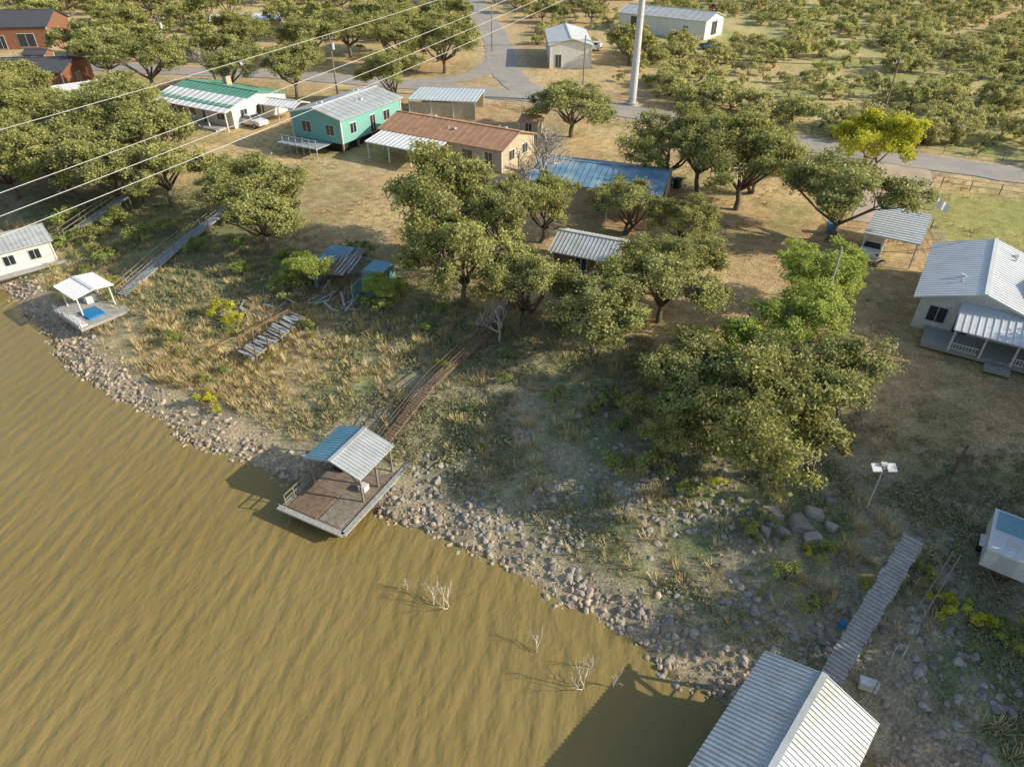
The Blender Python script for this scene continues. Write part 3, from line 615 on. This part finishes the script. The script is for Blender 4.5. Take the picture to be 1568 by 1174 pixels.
rail(mb,(3.2,2.6,.3),(1.0,4.0,.5),.8,M['woodbrown'],3)
mb.obj('posts_and_railing',E)
mb=MB(); mb.box((-2.0,.9,.91),(2.3,2.2,.05),M['woodbrown']); mb.box((-1.9,-1.2,.90),(2.4,1.6,.04),M['wood']); mb.box((-3.45,0,.9),(.35,5.0,.12),M['woodgrey']); mb.box((0,-2.5,.9),(6.9,.35,.12),M['woodgrey'])
mb.box((1.6,1.2,1.2),(1.6,.7,.5),M['dark']); mb.box((.2,-1.3,1.1),(.5,.5,.4),M['white']); mb.obj('deck_panels_and_furniture',E)
E=dock('large_boathouse',10.9,13.6,48,8.4,5.2,.7,M['woodgrey'])
mb=MB(); gable(mb,8.2,4.7,3.05,.85,M['metalroof'],.25,t=.05,rib=.23); mb.obj('roof',E)
mb=MB()
for a in (-3.9,-1.3,1.3,3.9):
    for b in (-2.2,2.2): mb.box((a,b,1.9),(.13,.13,2.4),M['wood'])
for b in (-2.2,2.2): mb.box((0,b,2.98),(8.3,.1,.16),M['wood'])
for a in (-3.9,3.9): mb.box((a,0,2.98),(.1,4.4,.16),M['wood'])
rail(mb,(-3.9,2.4,.75),(3.9,2.4,.75),.95,M['wood'],7); rail(mb,(-3.9,-2.4,.75),(3.9,-2.4,.75),.95,M['wood'],7)
mb.obj('posts_and_railing',E); mb=MB(); mb.box((1.9,-.6,1.85),(3.8,3.0,2.2),M['cream']); mb.box((-.02,-.6,1.7),(.08,.9,1.9),M['dark']); mb.obj('storage_room',E)
E=dock('boat_dock_with_flat_roof',-37.6,53.2,-38,5.4,4.2,1.5,M['woodgrey'])
mb=MB(); gable(mb,3.6,3.2,1.5+1.95,.25,M['whiteroof'],.15,t=.05,rib=.3,x0=-.7,y0=.4); mb.obj('roof',E); mb=MB()
for a in (-2.2,.8):
    for b in (-1.0,1.8): mb.box((a,b,2.5),(.1,.1,2.0),M['white'])
rail(mb,(-2.6,-2.0,1.5),(2.6,-2.0,1.5),.5,M['white'],5); mb.obj('posts_and_railing',E); mb=MB()
mb.box((.9,-.3,1.62),(1.9,1.4,.18),M['blue']); mb.box((.9,-1.8,1.58),(3.2,.7,.12),M['white']); mb.box((-1.4,.6,1.9),(.7,.7,.7),M['white']); mb.obj('mat_and_boxes',E)
E=house('white_boathouse',-49.6,63.0,42,5.6,4.6,2.2,.8,M['white'],M['metalroof'],.4,[('r',0,1.2,.9,1.0),('f',-1,1.2,.9,.9),('f',1.2,1.2,.9,.9)],ov=.3,z=1.5)
mb=MB(); mb.box((0,0,-.1),(7,6,.18),M['woodgrey']); mb.obj('deck',E)
def walkway(name,pts,wd,m,railm=None,sides=(-1,1),rh=.9,rr=1.0,miss=0):
    mb=MB(); rb=MB()
    for a,b in zip(pts[:-1],pts[1:]):
        a=Vector(a);b=Vector(b);L=(b-a).length;n=int(L/.22);d=(b-a)/n;r=Vector((d.y,-d.x,0)).normalized()
        for i in range(n):
            if random.random()<miss: continue
            c=a+d*(i+.5); j=random.uniform(-.05,.05)
            mb.beam(c-r*(wd/2+j),c+r*(wd/2-j),d.length*.95,.045,m)
        for s in (-1,1): rb.beam(a+r*s*wd*.42-Vector((0,0,.11)),b+r*s*wd*.42-Vector((0,0,.11)),.08,.16,m)
        k=max(2,int(L/2.2))
        for i in range(k+1):
            q=a.lerp(b,i/k)
            for s in (-1,1):
                zt=h1(q.x,q.y)-.3
                rb.beam(q+r*s*wd*.47+Vector((0,0,rh if (railm and s in sides) else -.05)),(q.x+r.x*s*wd*.47,q.y+r.y*s*wd*.47,min(zt,q.z-.3)),.07*rr,.07*rr,railm or m)
        if railm:
            for s in sides:
                for hh_ in (rh,rh*.55): rb.beam(a+r*s*wd*.47+Vector((0,0,hh_)),b+r*s*wd*.47+Vector((0,0,hh_)),.04*rr,.06*rr,railm)
    E=empty(name,0,0,0); mb.obj('planks',E); rb.obj('frame_and_rails',E)
walkway('gangway',[(14.7,17.6,1.4),(21.2,24.3,4.25)],1.0,M['woodgrey'])
walkway('wooden_walkway_brown',[(-8.8,35.0,1.5),(-5.8,39.9,3.1),(-2.2,45.0,3.9),(-.1,49.6,4.3),(1.6,53.5,4.6)],.7,M['woodbrown'],M['rust'],rh=.8,miss=.04)
walkway('wooden_walkway_bluegrey',[(-35.9,55.4,1.8),(-33.3,61.5,3.3),(-29.6,70.2,4.9)],1.15,M['bluegrey'],M['wood'])
walkway('wooden_walkway_bluegrey',[(-46.6,66.2,2.6),(-42.5,72.9,4.6)],1.0,M['bluegrey'],M['wood'])
mb=MB()
for off in (.9,1.3): mb.tube([(15.9+off*.6,17.4-off*.6,1.2),(18.8+off*.8,20.8-off*.6,2.9),(22.3+off*.6,24.0-off*.6,4.3)],[.035]*3,M['wood'],5)
mb.obj('dock_anchor_pipes')
E=empty('collapsed_stairs',-19.2,46.9,h1(-19.2,46.9),57); mb=MB()
for i in range(19): mb.beam((-2.8+i*.3,-.75+random.gauss(0,.12),.45+i*.04+random.gauss(0,.05)),(-2.8+i*.3+random.gauss(0,.12),.75+random.gauss(0,.12),.5+i*.04+random.gauss(0,.06)),.24,.05,random.choice([M['bluegrey'],M['bluegrey'],M['wood']]))
for s in (-1,0,1): mb.beam((-3.1,s*.8,.3),(2.9,s*.75+.1,1.0),.12,.16,M['wood'])
for i in range(5):
    for s in (-1,1): mb.beam((-2.7+i*1.3,s*.9,-.5),(-2.7+i*1.3+random.gauss(0,.15),s*.95,1.5),.1,.1,M['woodbrown'])
mb.beam((-2.7,.95,1.45),(2.5,.95,1.5),.06,.09,M['woodbrown']); mb.obj('broken_frame',E)
E=empty('ruined_shed',-14.2,53.8,h1(-14.2,53.8),-20); mb=MB()
mb.box((2.6,-.6,1.1),(1.9,.1,2.2),M['tealold']); mb.box((3.5,.6,1.0),(.1,2.4,2.0),M['tealold']); mb.box((-2.8,.4,.9),(.1,3.2,1.8),M['tealold']); mb.box((-.2,2.0,1.0),(5.8,.1,2.0),M['woodgrey']); mb.box((1.7,-1.6,.8),(.1,1.8,1.6),M['tealold'])
mb.obj('broken_walls',E); mb=MB()
mb.hexa([(-3.2,-1.9,1.7),(.6,-1.8,2.1),(.9,1.9,2.9),(-3.0,2.1,2.6)]+[(-3.2,-1.9,1.76),(.6,-1.8,2.16),(.9,1.9,2.96),(-3.0,2.1,2.66)],M['wood'])
mb.hexa([(-2.9,-.3,2.25),(-.4,.1,2.45),(-.2,1.8,2.95),(-2.8,1.9,2.75)]+[(-2.9,-.3,2.31),(-.4,.1,2.51),(-.2,1.8,3.0),(-2.8,1.9,2.8)],M['tarp'])
for i in range(11): mb.beam((-3.2+i*.42,-1.9+random.gauss(0,.2),1.85+i*.045),(-3.1+i*.42,.2+random.random(),2.45+i*.045),.15,.05,random.choice([M['woodgrey'],M['wood'],M['bluegrey']]))
mb.hexa([(1.8,-.5,2.2),(3.6,-.5,2.15),(3.6,1.6,2.05),(1.8,1.6,2.2)]+[(1.8,-.5,2.28),(3.6,-.5,2.23),(3.6,1.6,2.13),(1.8,1.6,2.28)],M['bluemetal_skytint']); mb.obj('collapsed_roof',E); mb=MB()
for i in range(40):
    a=random.uniform(-4.2,1.8);b=random.uniform(-4.2,-1.2);t=random.random()*3.14;l=random.uniform(.7,2.2)
    mb.beam((a,b,random.uniform(-.3,.1)),(a+l*math.cos(t),b+l*math.sin(t),random.uniform(-.2,.7)),.16,.05,random.choice([M['woodgrey'],M['wood'],M['bluegrey'],M['woodbrown']]))
mb.obj('debris_planks',E)
mb=MB()
for i in range(22):
    a=-22+random.gauss(0,1.4);b=50.2+random.gauss(0,.9);t=random.random()*3.14;l=random.uniform(.8,2.4);z=h1(a,b)
    mb.beam((a,b,z+.1),(a+l*math.cos(t),b+l*math.sin(t),z+random.uniform(.1,.6)),.16,.05,random.choice([M['woodgrey'],M['wood'],M['bluegrey']]))
mb.obj('lumber_pile')
for i,(x,y,s) in enumerate([(15.0,27.6,1.2),(16.3,26.8,1.3),(17.4,27.5,1.0),(16.9,25.9,1.1),(18.2,26.6,.8),(15.4,26.4,.8),(18.6,28.3,.7),(17.5,25.0,.6),(14.4,26.6,.6)]):
    mb=MB(); t=[random.uniform(-.2,.2) for _ in range(4)]; q=s/2
    P_=[(-q,-q*.7+t[0],-.3),(q+t[1]*.5,-q*.8,-.3),(q*.9,q*.7+t[2],-.3),(-q*.8+t[3],q*.8,-.3)]
    mb.hexa(P_+[(a*.93,b*.93,c+.5+s*.2) for a,b,c in P_],M['rockg']); o=mb.obj('concrete_block'); o.location=(x,y,h1(x,y)); o.rotation_euler=(random.uniform(-.25,.25),random.uniform(-.25,.25),random.random()*3)
    bv=o.modifiers.new('b','BEVEL'); bv.width=.07; bv.segments=1
# ---------------------------------------------------------------- poles, wires, fences
E=empty('steel_transmission_pole',18.3,109.4,h1(18.3,109.4)); mb=MB(); mb.tube([(0,0,-.3),(0,0,.5),(0,0,12),(0,0,24)],[.62,.6,.48,.34],M['steel'],16); mb.tube([(0,0,-.2),(0,0,.35)],[1.0,1.0],M['metalroof'],16)
for z in (6,12,18): mb.tube([(0,0,z),(0,0,z+.15)],[.62,.60] if z==6 else [.52,.52] if z==12 else [.47,.46],M['steel'],16)
for i in range(44): mb.box((.55-i*.004,0,2+i*.45),(.28,.03,.03),M['steel'])
mb.obj('shaft',E); mb=MB()
for k in range(4): mb.beam((0,0,18+k*1.4),(-1.6,.8,18.3+k*1.4),.14,.14,M['steel']); mb.tube([(-1.6,.8,18.3+k*1.4),(-1.6,.8,17.9+k*1.4)],[.1,.1],M['dark'],6)
mb.obj('crossarms',E)
E=empty('steel_transmission_pole',-77,-38,-3); mb=MB(); mb.tube([(0,0,0),(0,0,24)],[.6,.35],M['steel'],12); mb.obj('shaft',E)
mb=MB(); ZP=h1(18.3,109.4)
for i,(mx,my,mz) in enumerate([(-29,36,16),(-29.2,37.2,16.8),(-29.4,38.1,17.8),(-31,47.5,19.6)]):
    a=Vector((16.7,110.2,ZP+17.9+i*1.4)); m_=Vector((mx,my,mz)); b=m_*2-a; b.z=m_.z-3
    pts=[];
    for k in range(41):
        s=k/40; pts.append(a*(1-s)*(1-2*s)+m_*4*s*(1-s)+b*s*(2*s-1))
    mb.tube(pts,[.022]*41,M['wire'],4)
mb.obj('power_lines')
def upole(x,y,h,arm=True,tr=False,deg=0,r=.13,mm=None):
    E=empty('utility_pole',x,y,h1(x,y),deg); mb=MB(); mb.tube([(0,0,-.3),(0,0,h)],[r,r*.75],mm or M['wood'],8); mb.obj('pole',E); mb=MB()
    if arm:
        mb.box((0,.14,h-.5),(2.2,.1,.12),M['wood'])
        for a in (-1,-.4,.4,1): mb.tube([(a,.14,h-.44),(a,.14,h-.22)],[.05,.04],M['white'],6)
    if tr: mb.tube([(.3,-.1,h-2),(.3,-.1,h-1.1)],[.25,.25],M['steel'],10)
    if arm or tr: mb.obj('crossarm',E)
upole(-27.6,114.2,9,True,True,20); upole(11.9,122,7.5,False); upole(49.9,95.5,9,True,False,30); upole(22.4,42.9,8,False,False,0,.11,M['woodgrey']); upole(-62,134,9,True,True); upole(-4,150,9); upole(98,62,9,True)
mb=MB()
def sag(a,b,s,r=.02,mm='dark'):
    a=Vector(a);b=Vector(b); mb.tube([a.lerp(b,k/14)-Vector((0,0,4*s*(k/14)*(1-k/14))) for k in range(15)],[r]*15,M[mm],4)
for o_ in (-.5,.5): sag((49.9+o_,95.5,13.6),(98+o_,62,13.6),1.2); sag((49.9+o_,95.5,13.6),(18.3+o_,109.4,13),.8); sag((-27.6,114.2+o_,13.4),(11.9,122+o_,12),.9); sag((-27.6,114.2+o_,13.4),(-62,134+o_,13.4),.9)
sag((22.4,42.9,12.1),(37,52,8.6),.5); sag((22.4,42.9,12.1),(30,80,12),.8); mb.obj('service_wires')
E=empty('solar_light_pole',20.5,27.7,h1(20.5,27.7)); mb=MB(); mb.tube([(0,0,-.3),(0,0,3.3)],[.05,.04],M['steel'],8); mb.beam((-.5,0,3.15),(.5,0,3.15),.05,.05,M['steel']); mb.obj('pole',E); mb=MB()
for s in (-1,1): mb.hexa([(s*.42-.25,-.22,3.1),(s*.42+.25,-.22,3.1),(s*.42+.25,.22,3.3),(s*.42-.25,.22,3.3)]+[(s*.42-.25,-.22,3.16),(s*.42+.25,-.22,3.16),(s*.42+.25,.22,3.36),(s*.42-.25,.22,3.36)],M['whiteroof'])
mb.box((0,.1,3.4),(.35,.2,.15),M['white']); mb.obj('lamp_heads',E)
mb=MB(); mb.tube([(0,0,-.3),(0.05,0,1.2),(.12,0,2.3)],[.1,.09,.07],M['woodbrown'],7); o=mb.obj('wooden_post'); o.location=(26.5,30.1,h1(26.5,30.1))
E=empty('flagpole',36.4,56.4,h1(36.4,56.4)); mb=MB(); mb.tube([(0,0,-.2),(0,0,6)],[.045,.03],M['white'],8); mb.tube([(0,0,6),(0,0,6.12)],[.07,.05],M['steel'],8); mb.obj('pole',E); mb=MB()
pr=[(.03+i*.14,.06*math.sin(i*1.3),5.85-i*.07) for i in range(9)]
for a,b in zip(pr[:-1],pr[1:]): mb.poly([a,b,(b[0],b[1]+.03,b[2]-.75),(a[0],a[1]+.03,a[2]-.75)],M['white'])
mb.obj('flag',E)
def fence(name,pts,h,m,sp=2.4,rails=(.95,.5),r=.05):
    mb=MB()
    for a,b in zip(pts[:-1],pts[1:]):
        L=math.dist(a,b);n=max(1,int(L/sp)); P_=[(a[0]+(b[0]-a[0])*i/n,a[1]+(b[1]-a[1])*i/n) for i in range(n+1)]; P_=[(x,y,h1(x,y)) for x,y in P_]
        for q in P_: mb.beam((q[0],q[1],q[2]-.2),(q[0],q[1],q[2]+h),r*1.8,r*1.8,m)
        for k in rails:
            for p_,q in zip(P_[:-1],P_[1:]): mb.beam((p_[0],p_[1],p_[2]+h*k),(q[0],q[1],q[2]+h*k),r*.8,r*.8,m)
    mb.obj(name)
fence('pipe_fence',[(47.5,74),(55.2,70.5),(75,59)],1.2,M['rust'],rails=(.97,.5),r=.04)
fence('wire_fence',[(-1,108),(8.8,103),(22.8,93.5),(34,85.5),(42,81.5)],1.1,M['wood'],2.6,(.9,.6,.3),.035)
fence('wire_fence',[(12,112),(26,103.5),(40,93.5),(62,81),(100,58)],1.2,M['rust'],3,(.9,.6,.3),.03)
fence('chain_fence',[(39.5,55.5),(41,63),(42,72),(47.5,74)],1.0,M['steel'],2.2,(.97,.5,.1),.03)
# ---------------------------------------------------------------- vehicles and small things
def car(x,y,deg,paint,name='parked_car',pickup=False,z=None):
    E=empty(name,x,y,h1(x,y)+.03 if z is None else z,deg)
    prof=[(-2.2,.35),(-2.25,.75),(-2.1,.95),(-1.6,1.0),(-1.1,1.42),(.35,1.45),(1.0,1.0),(2.0,.88),(2.25,.65),(2.2,.35)]
    if pickup: prof=[(-2.6,.45),(-2.6,1.0),(-.7,1.02),(-.6,1.6),(.6,1.62),(1.15,1.08),(2.3,1.0),(2.5,.75),(2.45,.45)]
    mb=MB(); n=len(prof); b=len(mb.v); i=mb.mi(paint)
    for s in (-1,1):
        for px,pz in prof: mb.v.append((px,s*(.86 if pz<1.1 else .68),pz))
    mb.f.append(tuple(range(n))[::-1]); mb.m.append(i); mb.f.append(tuple(range(n,2*n))); mb.m.append(i)
    for k in range(n): mb.f.append((k,(k+1)%n,n+(k+1)%n,n+k)[::-1]); mb.m.append(i)
    o=mb.obj('body',E); mb=MB()
    if not pickup:
        for s in (-1,1): mb.hexa([(-1.35,s*.83,1.02),(.8,s*.83,1.02),(.3,s*.72,1.38),(-1.05,s*.72,1.38)]+[(-1.35,s*.80,1.02),(.8,s*.80,1.02),(.3,s*.69,1.38),(-1.05,s*.69,1.38)],M['glass'])
        mb.hexa([(.42,-.62,1.42),(.42,.62,1.42),(.97,.72,1.04),(.97,-.72,1.04),(.45,-.62,1.45),(.45,.62,1.45),(1.0,.72,1.07),(1.0,-.72,1.07)],M['glass'])
        mb.hexa([(-1.17,-.62,1.4),(-1.17,.62,1.4),(-1.57,.72,1.04),(-1.57,-.72,1.04),(-1.2,-.62,1.43),(-1.2,.62,1.43),(-1.6,.72,1.07),(-1.6,-.72,1.07)],M['glass'])
    else:
        for s in (-1,1): mb.box((0,s*.78,1.33),(1.1,.1,.38),M['glass'])
        mb.hexa([(.64,-.62,1.6),(.64,.62,1.6),(1.12,.75,1.12),(1.12,-.75,1.12),(.67,-.62,1.63),(.67,.62,1.63),(1.15,.75,1.15),(1.15,-.75,1.15)],M['glass'])
        mb.box((-1.65,0,1.04),(1.6,1.4,.04),M['dark'])
    mb.obj('windows',E); mb=MB()
    for a in (-1.4,1.4):
        for s in (-1,1): mb.tube([(a,s*.70,.33),(a,s*.90,.33)],[.34,.34],M['rubber'],16); mb.tube([(a,s*.90,.33),(a,s*.915,.33)],[.19,.17],M['steel'],10)
    mb.obj('wheels',E); mb=MB()
    for s in (-1,1): mb.box((2.2,s*.6,.7),(.1,.3,.13),M['white']); mb.box((-2.22,s*.65,.78),(.08,.25,.14),M['carred'])
    mb.obj('lights',E)
car(33.2,58.2,57,M['carwhite']); car(-36.8,99.8,-30,M['carwhite'],'parked_pickup_truck',True); car(23.4,88.4,-35,M['carblue']); car(-30,200,0,M['carwhite']); car(54,203,10,M['carred']); car(40.5,152,20,M['carblue'],'parked_pickup_truck',True); car(-52,136.5,-12,M['carwhite'],'parked_pickup_truck',True); car(17,152,70,M['carwhite'])
for x,y,mm in [(17.5,75.1,'blue'),(18.4,74.6,'dark'),(-14.5,100.5,'blue'),(31,62.5,'blue')]:
    mb=MB(); mb.hexa([(-.26,-.3,0),(.26,-.3,0),(.26,.3,0),(-.26,.3,0),(-.33,-.38,1.0),(.33,-.38,1.0),(.33,.38,1.0),(-.33,.38,1.0)],M[mm]); mb.box((0,0,1.04),(.72,.82,.07),M[mm]); mb.tube([(-.3,-.36,.12),(.3,-.36,.12)],[.12,.12],M['rubber'],8); o=mb.obj('wheelie_bin'); o.location=(x,y,h1(x,y)); o.rotation_euler=(0,0,random.random()*3)
mb=MB(); mb.box((0,0,.3),(.8,.42,.4),M['white']); mb.box((0,0,.53),(.85,.46,.08),M['white']); mb.box((0,0,.06),(.9,.1,.1),M['wood']); o=mb.obj('white_cooler_box'); o.location=(17.0,17.9,h1(17.0,17.9)); o.rotation_euler=(0,0,-.4)
mb=MB(); mb.tube([(0,0,0),(0,0,.4)],[.15,.2],M['blue'],10); o=mb.obj('blue_bucket'); o.location=(16.8,20.9,h1(16.8,20.9))
mb=MB()
mb.box((0,0,.35),(1.6,.8,.08),M['wood']); mb.box((0,.7,.2),(1.6,.25,.06),M['wood']); mb.box((0,-.7,.2),(1.6,.25,.06),M['wood']); 
for s in (-1,1): mb.box((s*.6,0,.15),(.08,1.5,.3),M['wood'])
o=mb.obj('picnic_table'); o.location=(32.6,56.2,h1(32.6,56.2)); o.rotation_euler=(0,0,.6)
